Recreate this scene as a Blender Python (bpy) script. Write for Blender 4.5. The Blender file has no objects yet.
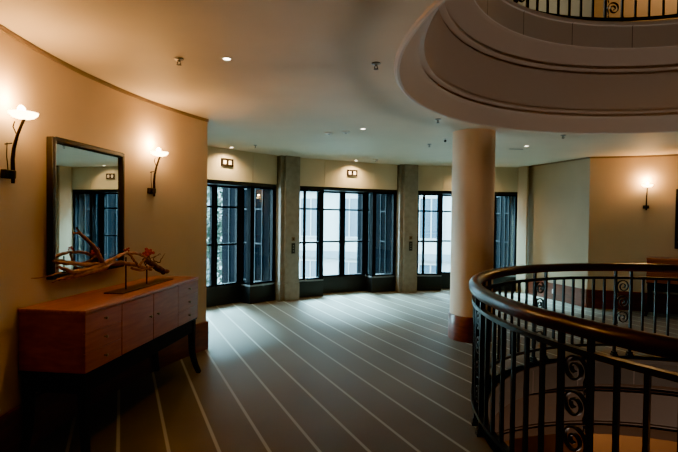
import bpy, math, random
from mathutils import Vector, Matrix
random.seed(7)
PI = math.pi
D = math.radians
scn = bpy.context.scene
COL = scn.collection
CX, CY = 3.2893, 3.3002          # centre of the rotunda
H = 2.76                         # ceiling height of this storey
STOREY = 3.98                    # floor to floor
RW = 5.40                       # curved walls
RB = 7.12                        # window bays
ALPHA = 115.7                    # axis of symmetry

# ------------------------------------------------------------------ materials
def new_mat(name):
    m = bpy.data.materials.new(name); m.use_nodes = True
    nt = m.node_tree
    return m, nt, nt.nodes['Principled BSDF']

def mat(name, col, rough=.6, metal=0., noise=0., scale=6., bump=0., spec=.5, emit=None, emit_s=0., coat=0.):
    m, nt, b = new_mat(name)
    b.inputs['Base Color'].default_value = (*col, 1)
    b.inputs['Roughness'].default_value = rough
    b.inputs['Metallic'].default_value = metal
    b.inputs['Specular IOR Level'].default_value = spec
    b.inputs['Coat Weight'].default_value = coat
    if emit:
        b.inputs['Emission Color'].default_value = (*emit, 1)
        b.inputs['Emission Strength'].default_value = emit_s
    if noise or bump:
        tc = nt.nodes.new('ShaderNodeTexCoord')
        n = nt.nodes.new('ShaderNodeTexNoise'); n.inputs['Scale'].default_value = scale; n.inputs['Detail'].default_value = 5
        nt.links.new(tc.outputs['Object'], n.inputs['Vector'])
        if noise:
            r = nt.nodes.new('ShaderNodeValToRGB')
            r.color_ramp.elements[0].position = .3; r.color_ramp.elements[1].position = .7
            r.color_ramp.elements[0].color = (*[c*(1-noise) for c in col], 1)
            r.color_ramp.elements[1].color = (*[min(1, c*(1+noise)) for c in col], 1)
            nt.links.new(n.outputs['Fac'], r.inputs['Fac']); nt.links.new(r.outputs['Color'], b.inputs['Base Color'])
        if bump:
            bp = nt.nodes.new('ShaderNodeBump'); bp.inputs['Strength'].default_value = bump; bp.inputs['Distance'].default_value = .01
            nt.links.new(n.outputs['Fac'], bp.inputs['Height']); nt.links.new(bp.outputs['Normal'], b.inputs['Normal'])
    return m

def wood(name, dark, light, rough=.28, stretch=(1.2, 14, 14), coat=.3):
    m, nt, b = new_mat(name)
    tc = nt.nodes.new('ShaderNodeTexCoord'); mp = nt.nodes.new('ShaderNodeMapping')
    mp.inputs['Scale'].default_value = stretch
    n = nt.nodes.new('ShaderNodeTexNoise'); n.inputs['Scale'].default_value = 2.5; n.inputs['Detail'].default_value = 6; n.inputs['Distortion'].default_value = .6
    r = nt.nodes.new('ShaderNodeValToRGB')
    r.color_ramp.elements[0].position = .32; r.color_ramp.elements[1].position = .68
    r.color_ramp.elements[0].color = (*dark, 1); r.color_ramp.elements[1].color = (*light, 1)
    nt.links.new(tc.outputs['Object'], mp.inputs['Vector']); nt.links.new(mp.outputs['Vector'], n.inputs['Vector'])
    nt.links.new(n.outputs['Fac'], r.inputs['Fac']); nt.links.new(r.outputs['Color'], b.inputs['Base Color'])
    b.inputs['Roughness'].default_value = rough; b.inputs['Coat Weight'].default_value = coat; b.inputs['Coat Roughness'].default_value = .15
    return m

def carpet_mat():
    m, nt, b = new_mat('striped_carpet')
    N = nt.nodes.new; L = nt.links.new
    tc = N('ShaderNodeTexCoord'); sx = N('ShaderNodeSeparateXYZ'); L(tc.outputs['Object'], sx.inputs[0])
    def M(op, a, bb=None, c=None):
        n = N('ShaderNodeMath'); n.operation = op
        for i, v in enumerate((a, bb, c)):
            if v is None: continue
            if isinstance(v, (int, float)): n.inputs[i].default_value = v
            else: L(v, n.inputs[i])
        return n.outputs[0]
    s = M('ADD', M('MULTIPLY', sx.outputs['X'], -.9063), M('MULTIPLY', sx.outputs['Y'], -.4226))
    f = M('FRACT', M('DIVIDE', M('ADD', s, -.015+.156+31.2), .312))
    d = M('ABSOLUTE', M('SUBTRACT', f, .5))
    stripe = N('ShaderNodeMapRange'); stripe.inputs['From Min'].default_value = .030; stripe.inputs['From Max'].default_value = .046
    stripe.inputs['To Min'].default_value = 1; stripe.inputs['To Max'].default_value = 0
    L(d, stripe.inputs['Value'])
    n1 = N('ShaderNodeTexNoise'); n1.inputs['Scale'].default_value = 1.3; n1.inputs['Detail'].default_value = 4; L(tc.outputs['Object'], n1.inputs['Vector'])
    n2 = N('ShaderNodeTexNoise'); n2.inputs['Scale'].default_value = 160; n2.inputs['Detail'].default_value = 2; L(tc.outputs['Object'], n2.inputs['Vector'])
    base = N('ShaderNodeValToRGB'); base.color_ramp.elements[0].position = .3; base.color_ramp.elements[1].position = .7
    base.color_ramp.elements[0].color = (.084, .063, .040, 1); base.color_ramp.elements[1].color = (.112, .086, .056, 1)
    L(n1.outputs['Fac'], base.inputs['Fac'])
    mx = N('ShaderNodeMix'); mx.data_type = 'RGBA'; L(stripe.outputs[0], mx.inputs['Factor'])
    L(base.outputs['Color'], mx.inputs['A']); mx.inputs['B'].default_value = (.30, .275, .22, 1)
    L(mx.outputs['Result'], b.inputs['Base Color'])
    b.inputs['Roughness'].default_value = .55; b.inputs['Sheen Weight'].default_value = .05; b.inputs['Specular IOR Level'].default_value = .2
    bp = N('ShaderNodeBump'); bp.inputs['Strength'].default_value = .35; bp.inputs['Distance'].default_value = .004
    L(n2.outputs['Fac'], bp.inputs['Height']); L(bp.outputs['Normal'], b.inputs['Normal'])
    return m

def bulkhead_mat(name, face, band):
    # painted plaster, the parapet band cut by upright joints
    m, nt, b = new_mat(name)
    N = nt.nodes.new; L = nt.links.new
    tc = N('ShaderNodeTexCoord'); sx = N('ShaderNodeSeparateXYZ'); L(tc.outputs['Object'], sx.inputs[0])
    def M(op, a, bb=None):
        n = N('ShaderNodeMath'); n.operation = op
        for i, v in enumerate((a, bb)):
            if v is None: continue
            if isinstance(v, (int, float)): n.inputs[i].default_value = v
            else: L(v, n.inputs[i])
        return n.outputs[0]
    ang = M('ARCTAN2', sx.outputs['Y'], sx.outputs['X'])
    f = M('FRACT', M('DIVIDE', M('ADD', ang, D(18.5)*30.5-D(85.3)), D(18.5)))
    d = M('ABSOLUTE', M('SUBTRACT', f, .5))
    j = M('LESS_THAN', d, .006)
    inband = M('MULTIPLY', M('GREATER_THAN', sx.outputs['Z'], STOREY-.31), M('LESS_THAN', sx.outputs['Z'], STOREY-.05))
    k = M('MULTIPLY', j, inband)
    bandc = N('ShaderNodeMix'); bandc.data_type = 'RGBA'; L(M('GREATER_THAN', sx.outputs['Z'], STOREY-.312), bandc.inputs['Factor'])
    bandc.inputs['A'].default_value = (*face, 1); bandc.inputs['B'].default_value = (*band, 1)
    mx = N('ShaderNodeMix'); mx.data_type = 'RGBA'; L(k, mx.inputs['Factor'])
    L(bandc.outputs['Result'], mx.inputs['A']); mx.inputs['B'].default_value = (.22, .18, .16, 1)
    L(mx.outputs['Result'], b.inputs['Base Color']); b.inputs['Roughness'].default_value = .6
    return m

def glass_mat():
    m = bpy.data.materials.new('window_glass'); m.use_nodes = True
    nt = m.node_tree; nt.nodes.clear()
    o = nt.nodes.new('ShaderNodeOutputMaterial'); mx = nt.nodes.new('ShaderNodeMixShader')
    t = nt.nodes.new('ShaderNodeBsdfTransparent'); g = nt.nodes.new('ShaderNodeBsdfGlossy'); lw = nt.nodes.new('ShaderNodeLayerWeight')
    pw = nt.nodes.new('ShaderNodeMath'); pw.operation = 'POWER'; pw.inputs[1].default_value = 4.5
    fr = nt.nodes.new('ShaderNodeMath'); fr.operation = 'MULTIPLY_ADD'; fr.inputs[1].default_value = .8; fr.inputs[2].default_value = .035
    nt.links.new(lw.outputs['Facing'], pw.inputs[0]); nt.links.new(pw.outputs[0], fr.inputs[0])
    t.inputs['Color'].default_value = (.86, .95, .97, 1); g.inputs['Roughness'].default_value = .01
    nt.links.new(fr.outputs[0], mx.inputs[0]); nt.links.new(t.outputs[0], mx.inputs[1]); nt.links.new(g.outputs[0], mx.inputs[2])
    nt.links.new(mx.outputs[0], o.inputs[0])
    return m

def plaster_wall(name, col):
    return mat(name, col, rough=.62, noise=.05, scale=1.6, spec=.3)

M_WALL = plaster_wall('cream_wall_paint', (.57, .44, .29))
M_WALL_SHADED = plaster_wall('shaded_wall_paint', (.48, .38, .26))  # same wall paint, darkened to dim the daylight on the returns
M_PANEL = plaster_wall('cream_panel', (.62, .52, .36))
M_CEIL = plaster_wall('ceiling_paint', (.66, .56, .42))
M_CARPET = carpet_mat()
M_BULK = bulkhead_mat('bulkhead_plaster', (.56, .47, .41), (.72, .66, .62))
M_BULK_SHADED = bulkhead_mat('shaded_bulkhead_plaster', (.065, .040, .026), (.085, .074, .066))  # same plaster as overhead, darkened in colour for the dimmer opening below
M_COLUMN = plaster_wall('column_paint', (.80, .61, .45))
M_REDWOOD = wood('red_wood_trim', (.10, .022, .012), (.17, .04, .02), rough=.3, stretch=(2, 2, 9))
M_STONE = mat('pilaster_stone', (.26, .235, .20), rough=.6, noise=.14, scale=9, spec=.3)
M_STEEL = mat('black_window_steel', (.008, .008, .011), rough=.6, spec=.05)
M_STEELIN = mat('black_plinth_metal', (.017, .016, .016), rough=.42, spec=.5)
M_SILL = mat('grey_sill_metal', (.22, .24, .26), rough=.3, metal=.4)
M_GLASS = glass_mat()
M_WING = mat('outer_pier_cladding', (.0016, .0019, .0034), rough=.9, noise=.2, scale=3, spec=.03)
M_LIGHTBAR = mat('pale_casement_metal', (.026, .032, .038), rough=.6, spec=.1)
M_IRON = mat('black_iron', (.012, .010, .009), rough=.38, spec=.5)
M_HANDRAIL = wood('mahogany_handrail', (.022, .003, .002), (.05, .007, .004), rough=.3, stretch=(3, 3, 12), coat=.3)
M_SB_BODY = wood('sideboard_veneer', (.27, .066, .028), (.38, .105, .042), rough=.42, stretch=(1.5, 3, 12), coat=.1)
M_SB_TOP = wood('sideboard_top', (.30, .075, .034), (.44, .125, .055), rough=.28, stretch=(1.2, 14, 8), coat=.4)
M_SB_DARK = wood('sideboard_stand', (.012, .005, .004), (.022, .009, .006), rough=.6, stretch=(2, 9, 9), coat=0)
M_SB_DARK.node_tree.nodes['Principled BSDF'].inputs['Specular IOR Level'].default_value = .12
M_BRONZE = mat('dark_bronze', (.035, .02, .012), rough=.35, metal=.7)
M_KNOB = mat('aged_brass', (.30, .20, .10), rough=.3, metal=.9)
M_FRAME = wood('dark_mirror_frame', (.004, .002, .0015), (.009, .004, .003), rough=.5, coat=0)
M_MIRROR = mat('mirror_silver', (.80, .84, .83), rough=.015, metal=1.)
M_SHADE = mat('glowing_frosted_glass', (.95, .85, .7), rough=.5, emit=(1., .66, .30), emit_s=30.)
M_BULB = mat('bulb_glow', (1, .9, .7), rough=.5, emit=(1., .76, .45), emit_s=40.)
M_DRIFT = mat('driftwood_bark', (.26, .115, .06), rough=.75, noise=.4, scale=22, bump=.5)
M_DRIFT2 = mat('dark_driftwood_knot', (.10, .042, .026), rough=.75, noise=.4, scale=25, bump=.5)
M_RED = mat('red_dried_petals', (.30, .022, .015), rough=.6, noise=.3, scale=30)
M_STAND = mat('stand_steel', (.05, .022, .015), rough=.3, metal=.5)
M_WHITE = mat('white_plastic', (.75, .75, .72), rough=.45)
M_GREYM = mat('grey_metal', (.25, .24, .22), rough=.35, metal=.6)
M_DARKP = mat('dark_plastic', (.02, .017, .014), rough=.45)
M_PLATE = mat('bronze_plate', (.16, .10, .06), rough=.4, metal=.3)
M_PICTO = mat('pictogram_tile', (.80, .74, .66), rough=.5)
M_SIGNF = mat('sign_bronze', (.010, .005, .002), rough=.8, spec=.1)
M_LENS = mat('downlight_lens', (1, 1, 1), emit=(1., .86, .66), emit_s=18.)
M_DAYLIT = mat('daylit_edge_paint', (.74, .71, .64), rough=.5)  # pale tone painted for daylight at the wall end
M_GAP = mat('painted_shadow_gap', (.22, .15, .09), rough=.5)
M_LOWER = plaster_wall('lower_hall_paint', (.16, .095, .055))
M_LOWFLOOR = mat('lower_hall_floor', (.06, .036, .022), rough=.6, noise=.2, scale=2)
M_FACADE = mat('pale_facade_render', (.25, .265, .27), rough=.8, noise=.03, scale=1)
M_FACADE2 = mat('facade_ledge', (.10, .125, .145), rough=.7)
M_FGLASS = mat('facade_window_glass', (.035, .06, .085), rough=.25)
M_FFRAME = mat('facade_window_frame', (.20, .23, .245), rough=.5)
M_STREET = mat('street_paving', (.2, .21, .22), rough=.8, noise=.1, scale=1)
M_LEAF = mat('tree_leaves', (.010, .026, .014), rough=.6, noise=.4, scale=3)
M_BARK = mat('tree_bark', (.10, .07, .05), rough=.8, noise=.3, scale=12)

# ------------------------------------------------------------------ mesh helper
class MB:
    def __init__(s): s.v = []; s.f = []
    def add(s, vs, fs):
        o = len(s.v); s.v += [tuple(v) for v in vs]; s.f += [tuple(i+o for i in f) for f in fs]; return s
    def box(s, x0, x1, y0, y1, z0, z1, T=None):
        vs = [Vector(p) for p in ((x0,y0,z0),(x1,y0,z0),(x1,y1,z0),(x0,y1,z0),(x0,y0,z1),(x1,y0,z1),(x1,y1,z1),(x0,y1,z1))]
        if T: vs = [T @ v for v in vs]
        return s.add(vs, ((0,3,2,1),(4,5,6,7),(0,1,5,4),(1,2,6,5),(2,3,7,6),(3,0,4,7)))
    def prism(s, poly, z0, z1):
        n = len(poly); vs = [(x, y, z0) for x, y in poly] + [(x, y, z1) for x, y in poly]
        fs = [tuple(reversed(range(n))), tuple(range(n, 2*n))] + [(i, (i+1) % n, n+(i+1) % n, n+i) for i in range(n)]
        return s.add(vs, fs)
    def sweep(s, path, secs, up=Vector((0,0,1)), closed=False, cap=True):
        # secs: one 2D section (list) per path point or one for all
        path = [Vector(p) for p in path]; n = len(path)
        if not isinstance(secs[0][0], (list, tuple)): secs = [secs]*n
        k = len(secs[0]); o = len(s.v); prev = None
        for i, p in enumerate(path):
            a = path[i-1] if (i > 0 or closed) else path[i]
            b = path[(i+1) % n] if (i < n-1 or closed) else path[i]
            t = (b-a).normalized()
            ref = up if up is not None else (prev if prev is not None else Vector((.3,.2,1)))
            u = (ref - t*ref.dot(t))
            if u.length < 1e-5: u = Vector((1,0,0)) - t*t.x
            u.normalize(); r = t.cross(u); prev = u
            for (x, y) in secs[i]: s.v.append(tuple(p + r*x + u*y))
        m = n if closed else n-1
        for i in range(m):
            j = (i+1) % n
            for q in range(k):
                w = (q+1) % k
                s.f.append((o+i*k+q, o+i*k+w, o+j*k+w, o+j*k+q))
        if cap and not closed:
            s.f.append(tuple(o+q for q in reversed(range(k)))); s.f.append(tuple(o+(n-1)*k+q for q in range(k)))
        return s
    def tube(s, path, radii, n=8, cap=True):
        if isinstance(radii, (int, float)): radii = [radii]*len(path)
        secs = [[(r*math.cos(2*PI*q/n), r*math.sin(2*PI*q/n)) for q in range(n)] for r in radii]
        return s.sweep(path, secs, up=None, cap=cap)
    def lathe(s, prof, a0=0, a1=2*PI, n=96, c=(0,0)):
        full = abs(a1-a0-2*PI) < 1e-6; m = n if full else n+1; k = len(prof); o = len(s.v)
        for i in range(m):
            a = a0+(a1-a0)*i/n
            for r, z in prof: s.v.append((c[0]+r*math.cos(a), c[1]+r*math.sin(a), z))
        for i in range(n):
            j = (i+1) % m
            for q in range(k-1):
                s.f.append((o+i*k+q, o+j*k+q, o+j*k+q+1, o+i*k+q+1))
        return s
    def disc(s, r, z, n=32, c=(0,0)):
        return s.add([(c[0]+r*math.cos(2*PI*i/n), c[1]+r*math.sin(2*PI*i/n), z) for i in range(n)], [tuple(range(n))])
    def ball(s, c, r, n=8, sq=(1,1,1)):
        o = len(s.v); m = n//2
        vs = []; fs = []
        for i in range(m+1):
            t = PI*i/m
            for j in range(n):
                p = 2*PI*j/n
                vs.append((c[0]+sq[0]*r*math.sin(t)*math.cos(p), c[1]+sq[1]*r*math.sin(t)*math.sin(p), c[2]+sq[2]*r*math.cos(t)))
        for i in range(m):
            for j in range(n): fs.append((i*n+j, (i+1)*n+j, (i+1)*n+(j+1) % n, i*n+(j+1) % n))
        return s.add(vs, fs)
    def build(s, name, material, parent=None, bevel=0., smooth=35, loc=None, rotz=0.):
        me = bpy.data.meshes.new(name); me.from_pydata(s.v, [], s.f); me.validate(); me.update()
        import bmesh
        bm = bmesh.new(); bm.from_mesh(me); bmesh.ops.remove_doubles(bm, verts=bm.verts, dist=1e-6)
        bmesh.ops.recalc_face_normals(bm, faces=bm.faces); bm.to_mesh(me); bm.free()
        for p in me.polygons: p.use_smooth = True
        me.set_sharp_from_angle(angle=D(smooth))
        me.materials.append(material)
        o = bpy.data.objects.new(name, me); COL.objects.link(o)
        if parent: o.parent = parent
        if loc: o.location = loc
        o.rotation_euler.z = rotz
        if bevel:
            b = o.modifiers.new('edge', 'BEVEL'); b.width = bevel; b.segments = 2; b.limit_method = 'ANGLE'; b.angle_limit = D(40)
        return o

def tag(o, label=None, cat=None, group=None, kind=None):
    if label: o['label'] = label
    if cat: o['category'] = cat
    if group: o['group'] = group
    if kind: o['kind'] = kind
    return o
def empty(name, loc, rotz=0.):
    o = bpy.data.objects.new(name, None); COL.objects.link(o); o.location = loc; o.rotation_euler.z = rotz; o.empty_display_size = .1
    return o
def thing(name, label, cat, loc, rotz=0., group=None):
    return tag(empty(name, loc, rotz), label, cat, group, 'thing')
def copy_tree(o, parent=None):
    c = o.copy(); COL.objects.link(c); c.parent = parent
    for ch in list(o.children): copy_tree(ch, c)
    return c
def struct(o): o['kind'] = 'structure'; return o
def pol(r, a, z=0.): return Vector((CX+r*math.cos(D(a)), CY+r*math.sin(D(a)), z))
def frame(a, w, u=0., z=0.):
    """place and turn of something standing at radius w facing the middle: local x runs to the right, local y outwards"""
    er = Vector((math.cos(D(a)), math.sin(D(a)), 0)); et = Vector((er.y, -er.x, 0))
    return Vector((CX, CY, z))+er*w+et*u, D(a-90)

# ------------------------------------------------------------------ the shell
CEN = (CX, CY, 0)
def ring(name, m, r0, r1, z, n=144):
    return struct(MB().lathe([(r0, z), (r1, z)], n=n, c=(CX, CY)).build(name, m))
ring('floor', M_CARPET, 2.12, 9.1, 0)
ring('ceiling', M_CEIL, 2.885, 7.35, H)
ring('floor_upper', M_CARPET, 2.33, 7.6, STOREY)
struct(MB().disc(7.6, STOREY+2.9, 96, (CX, CY)).build('ceiling_upper', M_CEIL))
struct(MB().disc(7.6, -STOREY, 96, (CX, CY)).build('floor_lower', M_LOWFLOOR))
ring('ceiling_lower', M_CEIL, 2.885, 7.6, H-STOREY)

def bulkhead_profile(rp):
    """stepped cornice from the ceiling rim in to the parapet of radius rp"""
    p = [(2.90, H), (2.892, H-.012), (2.875, H-.018), (2.855, H-.010), (2.84, H+.012), (2.80, H+.07), (2.75, H+.135), (2.715, H+.168),
         (2.705, H+.172), (2.735, H+.185), (2.735, H+.205), (2.665, H+.215), (2.662, H+.235), (2.672, H+.245), (2.655, H+.33), (2.63, H+.43), (2.60, H+.54), (2.575, H+.64),
         (2.568, H+.662), (2.598, H+.672), (2.598, H+.695), (2.52, H+.705), (2.512, H+.715), (2.535, H+.735), (2.53, H+.752)]
    q = 2.53-(rp+.04)
    p += [(2.53-q*.35, H+.80), (2.53-q*.7, H+.85), (2.53-q*.95, H+.892), (rp+.03, H+.905)]
    p += [(rp, STOREY-.31), (rp, STOREY-.055), (rp-.018, STOREY-.048), (rp-.022, STOREY-.012), (rp-.01, STOREY), (rp+.08, STOREY)]
    return p
def bulkhead(name, dz, rp, m):
    return struct(MB().lathe(bulkhead_profile(rp), n=160).build(name, m, loc=(CX, CY, dz), smooth=28))
bulkhead('trim_1', 0, 2.335, M_BULK)            # stepped cornice round the opening overhead
bulkhead('trim_2', -STOREY, 2.13, M_BULK_SHADED)      # the same below this floor, its shade painted in

A0, A1 = 154.6, 76.3             # ends of the curved walls
def wall_arc(name, a0, a1, z0, z1, m, r=RW, th=.16, n=None):
    n = n or max(8, int(abs(a1-a0)/1.5))
    b = MB()
    prof = [(r, z0), (r, z1), (r+th, z1), (r+th, z0), (r, z0)]
    b.lathe(prof, D(a0), D(a1), n, (CX, CY))
    # end caps
    for a in (a0, a1):
        p = [pol(rr, a, zz) for rr, zz in prof[:4]]
        b.add(p, [(0,1,2,3)])
    return struct(b.build(name, m))
wall_arc('wall_left', A0, 250, 0, H, M_WALL)
wall_arc('wall_rear', 250, 345, 0, H, M_WALL)
wall_arc('wall_right', 345, 360+A1, 0, H, M_WALL)
def slab_wall(name, p, q, z0, z1, m, th, left=True):
    d = (q-p).normalized(); n = Vector((-d.y, d.x, 0))*(th if left else -th)
    b = MB().prism([(p.x,p.y),(q.x,q.y),(q.x+n.x,q.y+n.y),(p.x+n.x,p.y+n.y)], z0, z1)
    return struct(b.build(name, m))
E0, E1 = 147.15, 84.35
slab_wall('wall_left_return', pol(RW, A0), pol(RB+.4, E0-.0), 0, H, M_WALL_SHADED, .16, True)
slab_wall('wall_right_return', pol(RW, A1), pol(RB+.4, E1), 0, H, M_WALL_SHADED, .16, False)
# upper and lower storeys carry the same outline
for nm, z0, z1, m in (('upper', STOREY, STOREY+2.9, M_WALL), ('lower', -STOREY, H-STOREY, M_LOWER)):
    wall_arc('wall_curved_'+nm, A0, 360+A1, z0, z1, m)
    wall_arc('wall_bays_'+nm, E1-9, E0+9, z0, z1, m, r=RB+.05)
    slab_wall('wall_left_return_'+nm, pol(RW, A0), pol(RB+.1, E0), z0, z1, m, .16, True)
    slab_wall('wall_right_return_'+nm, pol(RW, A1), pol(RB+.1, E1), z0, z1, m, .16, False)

# red wood baseboards and dark strips painted for the shadow gap under the ceiling
def arc_strip(name, a0, a1, r, th, z0, z1, m, kind=True):
    n = max(8, int(abs(a1-a0)/1.5)); b = MB()
    prof = [(r, z0), (r, z1-.008), (r+.006, z1), (r+th, z1), (r+th, z0), (r, z0)]
    b.lathe(prof, D(a0), D(a1), n, (CX, CY))
    for a in (a0, a1): b.add([pol(rr, a, zz) for rr, zz in prof[:5]], [(0,1,2,3,4)])
    return struct(b.build(name, m))
BH = .335
arc_strip('baseboard_left', A0-.12, 250, RW-.028, .028, 0, BH, M_REDWOOD)
arc_strip('baseboard_right', 345, 360+A1+.12, RW-.028, .028, 0, BH, M_REDWOOD)
arc_strip('trim_3', A0-.05, 250, RW-.012, .012, H-.035, H, M_GAP)
arc_strip('trim_4', 345, 360+A1+.05, RW-.012, .012, H-.03, H, M_GAP)
def ret_strip(name, a_in, a_out, sign, z0, z1, th, m, r_out=RB+.02, r_in=RW):
    p, q = pol(r_in, a_in), pol(r_out, a_out); d = (q-p).normalized(); n = Vector((-d.y, d.x, 0))*sign*th
    b = MB().prism([(p.x,p.y),(q.x,q.y),(q.x+n.x,q.y+n.y),(p.x+n.x,p.y+n.y)], z0, z1)
    return struct(b.build(name, m))
ret_strip('baseboard_left_return', A0, E0, -1, 0, BH, .028, M_REDWOOD)
ret_strip('baseboard_right_return', A1, E1, 1, 0, BH, .028, M_REDWOOD)
ret_strip('trim_5', A0, E0, -1, H-.03, H, .012, M_GAP)
ret_strip('trim_6', A1, E1, 1, H-.03, H, .012, M_GAP)
def daylit_strip(name, a_in, a_out, sign):  # added strip for the daylit wall end; the wall has no jamb
    p, q = pol(RW, a_in), pol(RB, a_out); d = (q-p).normalized(); s = q-d*.30; n = Vector((-d.y, d.x, 0))*sign*.04
    b = MB().prism([(s.x,s.y),(q.x,q.y),(q.x+n.x,q.y+n.y),(s.x+n.x,s.y+n.y)], 0, H)
    return struct(b.build(name, M_WALL_SHADED))
daylit_strip('trim_7', A0, E0, -1); daylit_strip('trim_8', A1, E1, 1)

# ------------------------------------------------------------------ window bays
BAYS = (137.9, 115.7, 93.5)
HB = 1.145
ZS, ZT, ZH = .345, 2.15, 2.215
ZM = (1.09, 1.765)
def sash(b, x0, x1, y, stile=.05, depth=.06, muntins=True, mull=(), z0=ZS, z1=ZT, rail=.035):
    """a steel sash in the plane y, between x0 and x1"""
    b.box(x0, x0+stile, y, y+depth, z0, z1); b.box(x1-stile, x1, y, y+depth, z0, z1)
    b.box(x0+stile, x1-stile, y, y+depth, z0, z0+rail); b.box(x0+stile, x1-stile, y, y+depth, z1-rail, z1)
    if muntins:
        for z in ZM: b.box(x0+stile, x1-stile, y+.01, y+depth-.01, z-.018, z+.018)
    for (m, w) in mull: b.box(m-w/2, m+w/2, y+.005, y+depth-.005, z0+rail, z1-rail)
def make_bay(i, a):
    loc, rz = frame(a, RB)
    w = struct(empty('window_%d' % (i+1), loc, rz))
    # cream boards over the window, three with open joints
    bo = MB()
    for x0, x1 in ((-HB, -.583), (-.577, .577), (.583, HB)): bo.box(x0, x1, -.05, .5, ZH, H)
    bo.build('header_board', M_PANEL, w)
    MB().box(-HB, HB, -.02, .44, ZT, ZH).build('lintel', M_STEELIN, w, .004)
    for x0, x1 in ((-HB, -.57), (.57, HB)):
        b = MB().box(x0, x1, 0, .40, 0, ZS-.03); b.box(x0, x1, -.006, 0, 0, .06)
        b.build('plinth', M_STEELIN, w, .004)
        MB().box(x0-.004, x1+.004, -.012, .40, ZS-.03, ZS).build('sill', M_SILL, w, .003)
    MB().box(-.57, .57, .28, .40, 0, ZS-.03).build('plinth', M_STEELIN, w, .004)
    MB().box(-.57, .57, .27, .40, ZS-.03, ZS).build('sill', M_STEELIN, w, .003)
    # side sashes, forward
    for sx in (-1, 1):
        b = MB(); x0, x1 = sorted((sx*HB, sx*.57))
        sash(b, x0, x1, 0, .055, .07, muntins=sx < 0, mull=((sx*.975, .045),) if sx < 0 else ())
        b.box(*sorted((sx*.57, sx*.655)), -.004, .075, ZS, ZT)
        b.build('side_sash', M_STEEL, w, .003)
        MB().box(x0+.05, x1-.05, .033, .037, ZS+.03, ZT-.03).build('pane', M_GLASS, w)
        # return between forward and set-back glazing
        b = MB()
        xr0, xr1 = (sx*.57, sx*.61) if sx > 0 else (sx*.61, sx*.57)
        b.box(xr0, xr1, .07, .12, ZS, ZT); b.box(xr0, xr1, .24, .28, ZS, ZT)
        for z in (ZS+.017, ZM[0], ZM[1], ZT-.017): b.box(xr0+.004, xr1-.004, .12, .24, z-.017, z+.017)
        b.build('return_sash', M_STEEL, w, .003)
        MB().box(sx*.59-.002, sx*.59+.002, .12, .24, ZS+.03, ZT-.03).build('pane', M_GLASS, w)
    # set-back pair of casements
    for sx in (-1, 1):
        x0, x1 = sorted((sx*.57, sx*.004)); b = MB()
        sash(b, x0, x1, .28, .055, .06)
        b.box(*sorted((sx*.475, sx*.569)), .275, .345, ZS, ZT)
        b.build('casement', M_STEEL, w, .003)
        MB().box(x0+.05, x1-.05, .308, .312, ZS+.03, ZT-.03).build('pane', M_GLASS, w)
    MB().tube([(.045, .265, 1.0), (.045, .255, 1.0), (.045, .25, 1.08), (.045, .255, 1.16), (.045, .265, 1.16)], .008, 8).build('handle', M_BRONZE, w)
    for sx in (-1, 1):
        x0, x1 = sorted((sx*(HB-.05), sx*(HB+.06)))
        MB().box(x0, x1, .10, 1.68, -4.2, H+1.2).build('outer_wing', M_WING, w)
    # narrow glazed outer wing beyond the glass at the right
    b = MB()
    for y in (.30, .52, .78, 1.06, 1.40):
        b.box(HB-.068, HB-.05, y, y+.016, ZS-.2, ZT+.3)
    for z in (ZS-.02, ZM[0]-.02, ZM[1]-.02, ZT):
        b.box(HB-.07, HB-.055, .30, .53, z-.012, z+.012); b.box(HB-.07, HB-.055, .78, 1.08, z-.012, z+.012)
    b.build('wing_casement', M_LIGHTBAR, w)
    return w
for i, a in enumerate(BAYS): make_bay(i, a)
# stone pilasters between the bays, run on outside as dark piers
def pilaster(i, a, inside=True):
    loc, rz = frame(a, RB)
    p = struct(empty('pillar_%d' % i, loc, rz))
    if inside:
        b = MB().box(-.13, .19, -.11, .5, BH, H); b.box(-.21, -.13, -.06, .5, BH, H)
        b.build('shaft', M_STONE, p, .006)
        b = MB().box(-.134, .194, -.116, .5, 0, BH-.006); b.box(-.214, -.134, -.066, .5, 0, BH-.006)
        b.build('pillar_base', M_STONE, p, .006)
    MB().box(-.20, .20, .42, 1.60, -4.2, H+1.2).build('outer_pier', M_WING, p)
pilaster(1, 126.8); pilaster(2, 104.6); pilaster(3, 148.9, False); pilaster(4, 82.4, False)

# ------------------------------------------------------------------ column
c = thing('column', 'round cream column with a dark red wooden base beside the balustrade', 'column', (1.792, 6.279, 0))
c['kind'] = 'structure'
MB().lathe([(.277, .33), (.277, H+.004)], n=64).build('shaft', M_COLUMN, c)
MB().lathe([(.0, 0), (.298, 0), (.298, .318), (.292, .328), (.27, .332)], n=64).build('plinth', M_REDWOOD, c)

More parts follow.
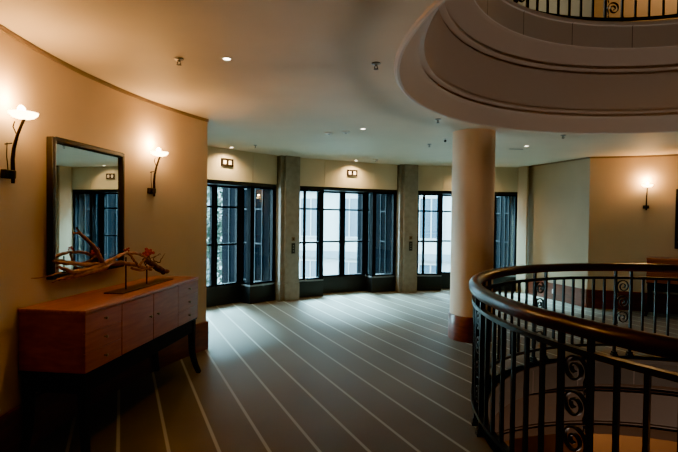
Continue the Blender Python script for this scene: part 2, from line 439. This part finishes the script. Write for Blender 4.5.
# ------------------------------------------------------------------ balustrade
RR = 2.23
PANELS = [87.7+28.87*k for k in range(-3, 9)]
HALF = 2.3
def spiral_mesh():
    b = MB(); pts = []
    n = 64
    for i in range(n+1):
        t = i/n; r = .010+.066*t; a = D(250) + t*2*PI*1.9
        pts.append((r*math.cos(a), 0, r*math.sin(a)*1.1))
    # tail running down to the scroll below
    a = D(250)+2*PI*1.9
    x, _, z = pts[-1]
    for t in (.25, .5, .75, 1.):
        pts.append((x+(-.068-x)*t**1.3, 0, z-.03*t-.008*math.sin(t*PI)))
    w = [(-.0115, -.005), (.0115, -.005), (.0115, .005), (-.0115, .005)]
    # path lies in the x-z plane; keep the flat of the bar across it
    path = [Vector(p) for p in pts]; k = 4; o = len(b.v); m = len(path)
    for i, p in enumerate(path):
        t = (path[min(i+1, m-1)]-path[max(i-1, 0)]).normalized(); nn = Vector((-t.z, 0, t.x)); th = .0052
        for (yy, s_) in ((-.011, -th), (.011, -th), (.011, th), (-.011, th)): b.v.append(tuple(p+nn*s_+Vector((0, yy, 0))))
    for i in range(m-1):
        for q in range(4): b.f.append((o+i*4+q, o+i*4+(q+1) % 4, o+(i+1)*4+(q+1) % 4, o+(i+1)*4+q))
    b.f.append((o+3, o+2, o+1, o)); b.f.append(tuple(o+(m-1)*4+q for q in range(4)))
    b.ball((-.062, 0, -.094), .010, 8); b.ball((-.058, 0, -.112), .007, 8)
    return b
def make_balustrade(name, label, z, rr):
    root = thing(name, label, 'balustrade', (CX, CY, z))
    # moulded wooden handrail
    hw = .047
    prof = [(rr-hw, 1.045), (rr-hw+.004, 1.022), (rr-.03, 1.006), (rr+.03, 1.006), (rr+hw-.004, 1.022), (rr+hw, 1.045), (rr+hw-.003, 1.068), (rr+.03, 1.090), (rr, 1.098), (rr-.03, 1.090), (rr-hw+.003, 1.068), (rr-hw, 1.045)]
    MB().lathe(prof, n=160).build('handrail', M_HANDRAIL, root, smooth=50)
    MB().lathe([(rr-.021, .91), (rr+.021, .91), (rr+.021, .94), (rr-.021, .94), (rr-.021, .91)], n=160).build('middle_rail', M_IRON, root)
    MB().lathe([(rr-.021, .115), (rr+.021, .115), (rr+.021, .145), (rr-.021, .145), (rr-.021, .115)], n=160).build('bottom_rail', M_IRON, root)
    first = {}
    def put(kind, a, make, mtl, zz=0.):
        loc = (rr*math.cos(D(a)), rr*math.sin(D(a)), zz); rz = D(a-90)
        if kind not in first:
            first[kind] = make().build(kind, mtl, root, loc=loc, rotz=rz)
        else:
            o = first[kind].copy(); COL.objects.link(o); o.parent = root; o.location = loc; o.rotation_euler.z = rz
    def bal(): return MB().box(-.011, .011, -.011, .011, .14, .915)
    def post():
        b = MB().box(-.0125, .0125, -.0145, .0145, .02, 1.012)
        b.box(-.03, .03, -.03, .03, 0, .02); b.box(-.024, .024, -.024, .024, .02, .05)
        return b
    for p in PANELS:
        for s in (-HALF, HALF): put('post', p+s, post, M_IRON)
        for q in range(4): put('scroll', p, spiral_mesh, M_IRON, .823-.186*q)
        for q in range(1, 7):
            a = p+HALF+(28.87-2*HALF)*q/7
            if not (p == PANELS[-1] and q > 6): put('baluster', a, bal, M_IRON)
    p = PANELS[-1]; gap = PANELS[0]+360-PANELS[-1]-28.87
    for q in range(0, 4): put('baluster', p+28.87-HALF+gap*q/4, bal, M_IRON)
    return root
make_balustrade('balustrade', 'curved black iron balustrade with mahogany handrail standing on this floor', 0, RR)
make_balustrade('balustrade', 'iron balustrade of the floor above, seen over the stone parapet', STOREY, 2.58)

# ------------------------------------------------------------------ sideboards
def make_sideboard(label, a, u, grp):
    loc, rz = frame(a, 4.855, u)
    t = thing('sideboard', label, 'sideboard', loc, rz, grp)
    L2, DP = .88, .465
    zb, zt = .57, .98
    MB().box(-L2, L2, .012, DP, zb, zt-.024).build('carcass', M_SB_BODY, t, .003)
    MB().box(-L2-.004, L2+.004, -.012, DP, zt-.024, zt).build('top', M_SB_TOP, t, .004)
    xs = (-.88, -.468, -.012, .438, .88)
    def knob(par, x, z):
        b = MB().lathe([(0, 0), (.007, 0), (.005, .008), (.011, .016), (.011, .021), (.006, .025), (0, .026)], n=16)
        o = b.build('knob', M_KNOB, par); o.rotation_euler.x = D(90); o.location = (x, -.006, z); return o
    h = (zt-.026-zb)/3
    for (x0, x1) in ((xs[0], xs[1]), (xs[3], xs[4])):
        for k in range(3):
            z0 = zb+h*k
            d = MB().box(x0+.0015, x1-.0015, -.006, .012, z0+.001, z0+h-.001).build('drawer', M_SB_BODY, t, .002)
            knob(d, (x0+x1)/2, z0+h*.52)
    for (x0, x1, kx) in ((xs[1], xs[2], xs[2]-.06), (xs[2], xs[3], xs[2]+.06)):
        d = MB().box(x0+.003, x1-.003, -.006, .012, zb+.003, zt-.029).build('door', M_SB_BODY, t, .002)
        knob(d, kx, .775)
    # dark stand
    b = MB()
    b.box(-L2+.02, L2-.02, .02, .045, .43, zb); b.box(-L2+.02, L2-.02, DP-.045, DP-.02, .43, zb)
    b.box(-L2+.02, -L2+.045, .045, DP-.045, .43, zb); b.box(L2-.045, L2-.02, .045, DP-.045, .43, zb)
    b.box(-L2, L2, 0, DP, zb-.018, zb-.001)
    b.build('stand_frame', M_SB_DARK, t, .003)
    for sx in (-1, 1):
        for y, sy in ((.035, -1), (DP-.035, 0)):
            pts = []; secs = []
            for k in range(9):
                q = k/8; z = zb-.02-(zb-.02)*q
                off = .055*max(0, q-.45)**2/.30
                r = .030-.011*q
                pts.append((sx*(L2-.05)+sx*off, y+sy*off, z)); secs.append([(-r, -r), (r, -r), (r, r), (-r, r)])
            MB().sweep(pts, secs, up=Vector((0, 1, 0))).build('leg', M_SB_DARK, t, .003)
    return t
make_sideboard('long mahogany sideboard on splayed legs with driftwood on it', 173.5, .02, 'mahogany sideboards')
make_sideboard('mahogany sideboard across the opening, half hidden by the balustrade', 57.1, 0, 'mahogany sideboards')

# ------------------------------------------------------------------ mirrors
def make_mirror(label, a, grp, turn=0.):
    loc, rz = frame(a, 5.31, .026)
    z0, z1, hw, fw = 1.13, 2.155, .461, .032
    t = thing('mirror', label, 'mirror', (*loc.xy, z0), rz-D(turn), grp)
    b = MB(); hh = z1-z0
    prof = [(0, .05), (0, .012), (.008, .0), (.03, .004), (fw, .022), (fw, .05)]
    b.box(-hw, -hw+fw, 0, .05, 0, hh); b.box(hw-fw, hw, 0, .05, 0, hh)
    b.box(-hw+fw, hw-fw, 0, .05, 0, fw); b.box(-hw+fw, hw-fw, 0, .05, hh-fw, hh)
    for (x0, x1, q0, q1) in ((-hw+fw, -hw+fw+.012, fw, hh-fw), (hw-fw-.012, hw-fw, fw, hh-fw)): b.box(x0, x1, .012, .05, q0, q1)
    b.box(-hw+fw, hw-fw, .012, .05, fw, fw+.012); b.box(-hw+fw, hw-fw, .012, .05, hh-fw-.012, hh-fw)
    b.build('frame', M_FRAME, t, .004)
    MB().box(-hw+.03, hw-.03, .022, .03, .03, hh-.03).build('mirror_glass', M_MIRROR, t)
    return t
make_mirror('dark framed wall mirror above the driftwood sideboard', 174.95, 'framed wall mirrors', .75)
make_mirror('dark framed wall mirror across the opening, cut by the picture edge', 57.6, 'framed wall mirrors')

# ------------------------------------------------------------------ wall sconces
def make_sconce(label, a, grp):
    loc, rz = frame(a, RW)
    t = thing('wall_sconce', label, 'wall lamp', (*loc.xy, 1.80), rz, grp)
    b = MB().box(-.045, .045, -.035, 0, .02, .075)
    b.lathe([(0, .018), (.02, .02), (.022, .07), (0, .078)], n=16, c=(.0, -.045))
    b.build('wall_plate', M_DARKP, t, .004)
    pts = [(0, -.05, -.01), (0, -.05, .06), (0, -.048, .14), (0, -.055, .21), (0, -.075, .29), (0, -.10, .355), (0, -.118, .398)]
    MB().tube(pts, [.010, .013, .012, .011, .010, .009, .010], 10).build('arm', M_BRONZE, t)
    b = MB().tube([(0, -.02, .07), (0, -.012, .16), (0, -.014, .245)], .003, 6); b.tube([(0, .0, .235), (0, -.045, .242)], .004, 6)
    b.tube([(0, -.07, .30), (0, -.05, .345), (0, -.06, .38)], .004, 6)
    b.build('wire_finial', M_BRONZE, t)
    sh = MB().lathe([(.0, .392), (.03, .395), (.06, .405), (.078, .422), (.081, .434), (.074, .430), (.056, .413), (.03, .403), (0, .400)], n=32, c=(0, -.112))
    o = sh.build('lamp_shade', M_SHADE, t); o['label'] = 'glowing frosted glass dish'
    MB().ball((0, -.10, .445), .024, 12, (1, 1, 1.5)).build('bulb', M_BULB, t)
    ld = bpy.data.lights.new('sconce_light', 'POINT'); ld.energy = 28; ld.color = (1., .51, .16); ld.shadow_soft_size = .035
    lo = bpy.data.objects.new('sconce_light', ld); COL.objects.link(lo); lo.parent = t; lo.location = (0, -.07, .515)
    return t
make_sconce('lit torch-shaped wall sconce before the mirror, cut by the picture edge', 183.9, 'torch wall sconces')
make_sconce('lit torch-shaped wall sconce between the mirror and the window recess', 164.6, 'torch wall sconces')
make_sconce('lit torch-shaped wall sconce across the opening, above the far sideboard', 66.8, 'torch wall sconces')

# ------------------------------------------------------------------ driftwood piece on the sideboard
loc, rz = frame(174.5, 5.08, .12, .98)
dw = thing('driftwood_sculpture', 'twisted driftwood with red dried petals on a thin two-post stand', 'sculpture', loc, rz)
def branch(name, pts, r, mtl=M_DRIFT, jit=.004, n=9, lab=None):
    # pts (u, w offset, z) -> smooth, slightly knotted limb
    P = []; R = []
    m = len(pts)
    def cr(i, t):
        p0, p1, p2, p3 = (Vector(pts[max(0, min(m-1, j))]) for j in (i-1, i, i+1, i+2))
        return .5*((2*p1)+(p2-p0)*t+(2*p0-5*p1+4*p2-p3)*t*t+(-p0+3*p1-3*p2+p3)*t**3)
    for i in range(m-1):
        for t in (0, .2, .4, .6, .8):
            P.append(cr(i, t)+Vector((random.uniform(-jit, jit), random.uniform(-jit, jit), random.uniform(-jit, jit))))
            q = (i+t)/(m-1); k = min(int(q*(len(r)-1)), len(r)-2); f = q*(len(r)-1)-k
            R.append((r[k]*(1-f)+r[k+1]*f)*random.uniform(.70, .92))
    P.append(Vector(pts[-1])); R.append(r[-1]*.7)
    o = MB().tube(P, R, n).build(name, mtl, dw, smooth=60)
    if lab: o['label'] = lab
    return o
U = .12; Z0 = .98
def q(u, z, y=0.): return (u-U, y, z-Z0)
branch('branch', [q(-.74,1.262,-.01), q(-.66,1.229), q(-.537,1.198), q(-.311,1.21), q(-.078,1.262), q(.11,1.283), q(.335,1.248), q(.45,1.20)], [.010, .017, .020, .021, .017, .015, .016, .010])
branch('branch', [q(-.70,1.168,.03), q(-.60,1.17,.02), q(-.483,1.178), q(-.249,1.196), q(-.092,1.22), q(.095,1.195,-.02), q(.336,1.142), q(.5,1.10)], [.010, .019, .024, .026, .024, .02, .018, .014])
branch('branch', [q(-.70,1.29,.06), q(-.62,1.268,.05), q(-.43,1.243,.03), q(-.185,1.225,.01), q(.0,1.20)], [.008, .014, .018, .018, .012])
branch('branch', [q(-.484,1.511,.05), q(-.44,1.453,.04), q(-.359,1.391,.02), q(-.287,1.312,.01), q(-.25,1.24), q(-.2,1.20)], [.006, .012, .017, .019, .024, .02])
branch('branch', [q(-.50,1.466,.06), q(-.47,1.466,.045), q(-.425,1.44,.035)], [.005, .010, .012])
branch('branch', [q(.10,1.285), q(.14,1.23,-.03), q(.22,1.165,-.03), q(.335,1.186), q(.44,1.225), q(.46,1.25)], [.012, .012, .011, .012, .011, .007])
branch('branch', [q(.40,1.20,.02), q(.50,1.16), q(.62,1.10), q(.74,1.06), q(.84,1.045)], [.022, .034, .036, .030, .018], M_DRIFT2, .01, lab='dark knotted root end')
branch('branch', [q(.16,1.15), q(.3,1.12,-.02), q(.46,1.13), q(.6,1.12)], [.012, .016, .018, .014])
branch('branch', [q(-.60,1.185), q(-.70,1.17,.01), q(-.765,1.155,.02)], [.012, .008, .004])
branch('twig', [q(-.68,1.21,.02), q(-.82,1.20,.02), q(-.93,1.205,.03)], [.007, .005, .003], M_DRIFT, .003, 6)
for k in range(6):
    a = random.uniform(.38, .66); branch('twig', [q(a, 1.15), q(a+random.uniform(-.06, .06), 1.19, random.uniform(-.05, .05)), q(a+random.uniform(-.09, .09), 1.235, random.uniform(-.06, .06))], [.006, .005, .003], M_DRIFT2, .004, 6)
def petals(u, z, s, n):
    b = MB()
    for k in range(n):
        v = Vector((random.gauss(0, 1), random.gauss(0, 1), random.gauss(0, 1))).normalized()*s*random.uniform(.4, 1.)
        b.ball((u-U+v.x, v.y, z-Z0+v.z*.8), s*.42, 6, (1, .7, .8))
    o = b.build('dried_petals', M_RED, dw); return o
petals(.44, 1.265, .046, 16); petals(.095, 1.312, .026, 8)
b = MB()
b.box(-.26, .62, -.10, .06, 0, .010)
b.build('stand_plate', M_STAND, dw, .003)
for u in (.02, .36):
    MB().tube([(u-U+.02, -.02, .008), (u-U+.02, -.02, .275 if u < .1 else .165)], .006, 8).build('stand_post', M_STAND, dw)

# ------------------------------------------------------------------ signs and panels
def make_sign(label, a):
    loc, rz = frame(a, RB-.05)
    t = thing('pictogram_sign', label, 'sign', (*loc.xy, 2.455), rz, 'pictogram signs over the windows')
    b = MB(); w, h, f = .118, .135, .034
    b.box(-w, w, -.012, 0, 0, h)
    b.box(-w, w, -.022, -.012, 0, f); b.box(-w, w, -.022, -.012, h-f, h)
    b.box(-w, -w+f, -.022, -.012, f, h-f); b.box(w-f, w, -.022, -.012, f, h-f); b.box(-.024, .024, -.022, -.012, f, h-f)
    b.build('sign_frame', M_SIGNF, t)
    for sx in (-1, 1):
        x0, x1 = sorted((sx*.024, sx*(w-f))); MB().box(x0, x1, -.016, -.011, f, h-f).build('pictogram_tile', M_PICTO, t)
make_sign('small framed sign with two pale squares above the window nearest the mirror wall', 137.7)
make_sign('small framed sign with two pale squares above the middle window bay', 115.4)
make_sign('small framed sign with two pale squares behind the round column', 93.5)
for a, nm in ((126.6, 'stone pillar nearest the mirror wall'), (104.5, 'stone pillar beside the round column')):
    loc, rz = frame(a, RB-.11, .02)
    t = thing('call_panel', 'narrow dark call panel on the '+nm, 'call panel', (*loc.xy, .90), rz, 'call panels on the pillars')
    b = MB().box(-.038, .038, -.014, 0, 0, .20); b.build('housing', M_DARKP, t, .003)
    for k in range(3):
        o = MB().lathe([(0, .004), (.010, .003), (.011, 0)], n=14).build('button', M_GREYM, t); o.rotation_euler.x = D(90); o.location = (0, -.014, .05+.05*k)
    t = thing('wall_plate', 'small bronze blank plate over the call panel on the '+nm, 'switch plate', (*loc.xy, 1.14), rz, 'bronze plates on the pillars')
    MB().box(-.036, .036, -.008, 0, 0, .075).build('plate', M_PLATE, t, .002)
    b = MB().box(-.011, .011, -.013, -.008, .022, .053).build('rocker', M_BRONZE, t)
# socket on the return wall's baseboard
p, qq = pol(RW, A1), pol(RB+.02, E1); d = (qq-p).normalized(); n = Vector((-d.y, d.x, 0))
s = p+d*.80+n*.029
t = thing('wall_socket', 'white power socket set in the red baseboard behind the balustrade', 'socket', (s.x, s.y, .13), math.atan2(-d.y, -d.x))
MB().box(-.042, .042, -.008, 0, 0, .085).build('faceplate', M_WHITE, t, .002)
MB().lathe([(.019, 0), (.017, -.004), (0, -.004)], n=20).build('socket_cup', M_GREYM, t).location = (0, -.0085, .043)
t.children[-1].rotation_euler.x = D(90)

# ------------------------------------------------------------------ ceiling fittings
def downlight(label, r, a, e=34, spot=95, col=(1., .62, .32), blend=.6):
    x = pol(r, a, H)
    t = thing('downlight', label, 'ceiling light', x, 0, 'recessed ceiling downlights')
    MB().lathe([(.026, .0), (.026, -.004), (.034, -.005), (.037, -.001), (.037, 0)], n=28).build('trim_ring', M_WHITE, t)
    MB().lathe([(0, -.0035), (.026, -.0035)], n=24).build('lens', M_LENS, t)
    ld = bpy.data.lights.new('downlight_beam', 'SPOT'); ld.energy = e; ld.spot_size = D(spot); ld.spot_blend = blend; ld.color = col; ld.shadow_soft_size = .03
    lo = bpy.data.objects.new('downlight_beam', ld); COL.objects.link(lo); lo.parent = t; lo.location = (0, 0, -.02)
    return t
downlight('lit round downlight in the warm ceiling over the sideboard side of the floor', 4.131, 177.8)
downlight('lit round downlight in the middle of the ceiling before the middle window', 4.103, 136.8)
downlight('lit round downlight in the ceiling past the column, near the plain cream wall', 4.096, 94.9)
downlight('tiny lit wall washer above the sign of the window nearest the mirror wall', 6.87, 138.1, 105, 150, (1., .72, .36), 1.)
downlight('tiny lit wall washer above the sign of the middle window bay', 6.87, 115.5, 105, 150, (1., .72, .36), 1.)
downlight('tiny lit wall washer above the window bay behind the column', 6.87, 93.4, 105, 150, (1., .72, .36), 1.)
def sprinkler(label, r, a, s=1.):
    s *= .78
    t = thing('ceiling_sprinkler', label, 'sprinkler', pol(r, a, H), random.uniform(0, 3), 'ceiling sprinkler heads')
    MB().lathe([(0, -.001), (.034*s, -.001), (.036*s, -.006), (.02*s, -.012), (.011*s, -.014), (.010*s, -.026), (0, -.026)], n=20).build('escutcheon', M_GREYM, t)
    b = MB()
    for sx in (-1, 1): b.tube([(sx*.009*s, 0, -.024), (sx*.014*s, 0, -.035), (sx*.004*s, 0, -.043)], .0035*s, 6)
    b.build('yoke', M_BRONZE, t)
    MB().lathe([(0, -.043), (.018*s, -.044), (.019*s, -.047), (0, -.048)], n=18).build('deflector', M_BRONZE, t)
sprinkler('sprinkler head beside the downlight in the warm ceiling by the mirror wall', 4.488, 177.8, 1.25)
sprinkler('sprinkler head alone in the ceiling between the mirror wall and the opening', 3.034, 175.8, 1.25)
sprinkler('sprinkler head in the ceiling close to the curved rim, just before the column', 3.05, 134.85, 1.3)
sprinkler('sprinkler head in the ceiling over the window nearest the mirror wall', 6.341, 137.3, 1.1)
sprinkler('sprinkler head in the ceiling between the column and the middle window', 4.422, 115.4, 1.2)
sprinkler('sprinkler head at the ceiling rim past the column', 3.10, 94.6, 1.3)
for lab, r, a in (('flat round pale detector beside the middle ceiling downlight', 4.42, 136.6), ('flat round pale detector next to the one beside the middle downlight', 4.66, 137.7)):
    t = thing('smoke_detector', lab, 'smoke detector', pol(r, a, H), 0, 'flat ceiling detectors')
    MB().lathe([(0, 0), (.055, 0), (.055, -.008), (.045, -.016), (0, -.018)], n=28).build('housing', M_WHITE, t)
    MB().lathe([(.012, -.0175), (.014, -.024), (0, -.025)], n=16).build('sensor', M_GREYM, t)
t = thing('smoke_detector', 'pale detector on the ceiling close to the middle window boards', 'smoke detector', pol(6.55, 113.2, H), 0, 'flat ceiling detectors')
MB().lathe([(0, 0), (.055, 0), (.055, -.012), (.042, -.03), (0, -.032)], n=28).build('housing', M_WHITE, t)
MB().lathe([(.012, -.031), (.014, -.038), (0, -.039)], n=16).build('sensor', M_GREYM, t)
t = thing('spot_fitting', 'tiny dark spot fitting on the ceiling beside the top of the column', 'spotlight', pol(3.93, 116.6, H), 0)
MB().lathe([(0, 0), (.02, 0), (.02, -.012), (0, -.012)], n=16).build('spot_base', M_WHITE, t)
MB().ball((0, 0, -.03), .02, 12).build('spot_head', M_DARKP, t)
t = thing('ceiling_slot', 'thin dark slot vent in the ceiling beside the downlight past the column', 'vent', pol(4.42, 95.1, H), D(5), None)
b = MB(); b.box(-.12, .12, -.013, .013, -.004, 0); b.build('slot_frame', M_GREYM, t)
MB().box(-.115, .115, -.006, .006, -.006, -.003).build('slot_gap', M_DARKP, t)

# ------------------------------------------------------------------ outside
def facade():
    t = thing('office_building', 'pale office building across the street, seen through the windows', 'building', (0, 24, 0), D(-14))
    MB().box(-30, 30, 0, 1, -4.2, 10).build('wall', M_FACADE, t)
    for z in (-.3, 3.1, 6.5): MB().box(-30, 30, -.22, 0, z-.16, z+.16).build('ledge', M_FACADE2, t)
    f0 = g0 = None
    for z in (-2.7, .55, 3.9):
        for k in range(22):
            x = -22+2.05*k
            if f0 is None:
                b = MB()
                b.box(-.62, -.54, -.08, 0, 0, 2.1); b.box(.54, .62, -.08, 0, 0, 2.1); b.box(-.54, .54, -.08, 0, 0, .08); b.box(-.54, .54, -.08, 0, 2.02, 2.1); b.box(-.03, .03, -.07, 0, .08, 2.02)
                f0 = b.build('window', M_FFRAME, t, loc=(x, 0, z)); g0 = MB().box(-.54, .54, -.03, -.01, .08, 2.02).build('pane', M_FGLASS, f0)
            else:
                o = f0.copy(); COL.objects.link(o); o.parent = t; o.location = (x, 0, z)
                g = g0.copy(); COL.objects.link(g); g.parent = o
facade()
struct(MB().box(-40, 40, 9.0, 45, -4.35, -4.2).build('ground_street', M_STREET))
tr = thing('street_tree', 'leafy green street tree outside the window nearest the mirror wall', 'tree', (-4.3, 16.2, -4.2))
MB().tube([(0,0,0), (.03,0,1.5), (-.03,.05,3.0), (0,0,4.6)], [.14, .12, .10, .06], 10).build('trunk', M_BARK, tr)
b = MB()
for k in range(2400):
    v = Vector((random.gauss(0,1), random.gauss(0,1), random.gauss(0,1))).normalized()*(random.random()**.45)
    c0 = Vector((v.x*1.25, v.y*1.25, 5.2+v.z*2.2)); n1 = Vector((random.gauss(0,1), random.gauss(0,1), random.gauss(0,1))).normalized(); n2 = n1.orthogonal().normalized(); n3 = n1.cross(n2)
    s_ = random.uniform(.07, .13)
    b.add([c0-n2*s_, c0+n3*s_*.5, c0+n2*s_, c0-n3*s_*.5], [(0,1,2,3)])
b.build('foliage', M_LEAF, tr)

# ------------------------------------------------------------------ light
def point(name, loc, e, col, size=.1):
    ld = bpy.data.lights.new(name, 'POINT'); ld.energy = e; ld.color = col; ld.shadow_soft_size = size
    o = bpy.data.objects.new(name, ld); COL.objects.link(o); o.location = loc; return o
# one added fill; the storeys above and below have lamps of their own
point('warm_fill_light', pol(3.7, 218, 2.55), 4, (1., .56, .26), .12)  # unseen fill without a fixture, added to warm the near carpet
point('upper_hall_light', pol(5.9, 100, STOREY+2.2), 40, (.85, 1., .92), .2)
point('upper_hall_light', pol(4.7, 62, STOREY+2.0), 34, (1., .58, .24), .15)
point('lower_hall_light', (CX, CY, -2.9), 230, (1., .80, .66), .25)
point('lower_hall_light', pol(4.3, 75, -1.75), 60, (1., .50, .20), .15)
point('lower_hall_light', pol(4.3, 20, -1.75), 60, (1., .50, .20), .15)

w = bpy.data.worlds.new('overcast_sky'); scn.world = w; w.use_nodes = True
bg = w.node_tree.nodes['Background']; bg.inputs['Color'].default_value = (.58, .89, 1., 1); bg.inputs['Strength'].default_value = 44.
sd = bpy.data.lights.new('added_sun', 'SUN'); sd.energy = 100; sd.angle = D(24); sd.color = (.48, .87, 1.)  # sun added under the overcast sky to brighten carpet by the windows
so = bpy.data.objects.new('added_sun', sd); COL.objects.link(so)
saz, sel = D(108), D(44)
so.rotation_euler = Vector((math.cos(saz)*math.cos(sel), math.sin(saz)*math.cos(sel), math.sin(sel))).to_track_quat('Z', 'Y').to_euler(); so.location = (0, 20, 20)
for a in BAYS:
    ld = bpy.data.lights.new('window_portal', 'AREA'); ld.shape = 'RECTANGLE'; ld.size = 2.3; ld.size_y = 1.9; ld.cycles.is_portal = True
    o = bpy.data.objects.new('window_portal', ld); COL.objects.link(o)
    loc, rz = frame(a, RB+.45, 0, 1.25); o.location = loc
    o.rotation_euler = Matrix.Rotation(rz, 3, 'Z').to_4x4().to_euler()
    o.matrix_world = Matrix.Translation(loc) @ Matrix.Rotation(rz, 4, 'Z') @ Matrix.Rotation(D(-90), 4, 'X')

# ------------------------------------------------------------------ camera
cd = bpy.data.cameras.new('camera'); cd.sensor_width = 36; cd.sensor_fit = 'HORIZONTAL'; cd.lens = 467.2424/678*36; cd.clip_start = .05
cam = bpy.data.objects.new('camera', cd); COL.objects.link(cam)
cam.matrix_world = Matrix.Translation((0, 0, 1.6)) @ Matrix.Rotation(PI/2-.0182, 4, 'X') @ Matrix.Rotation(.0116, 4, 'Z')
scn.camera = cam
scn.view_settings.view_transform = 'AgX'
scn.view_settings.look = 'AgX - Punchy'
scn.view_settings.exposure = .55
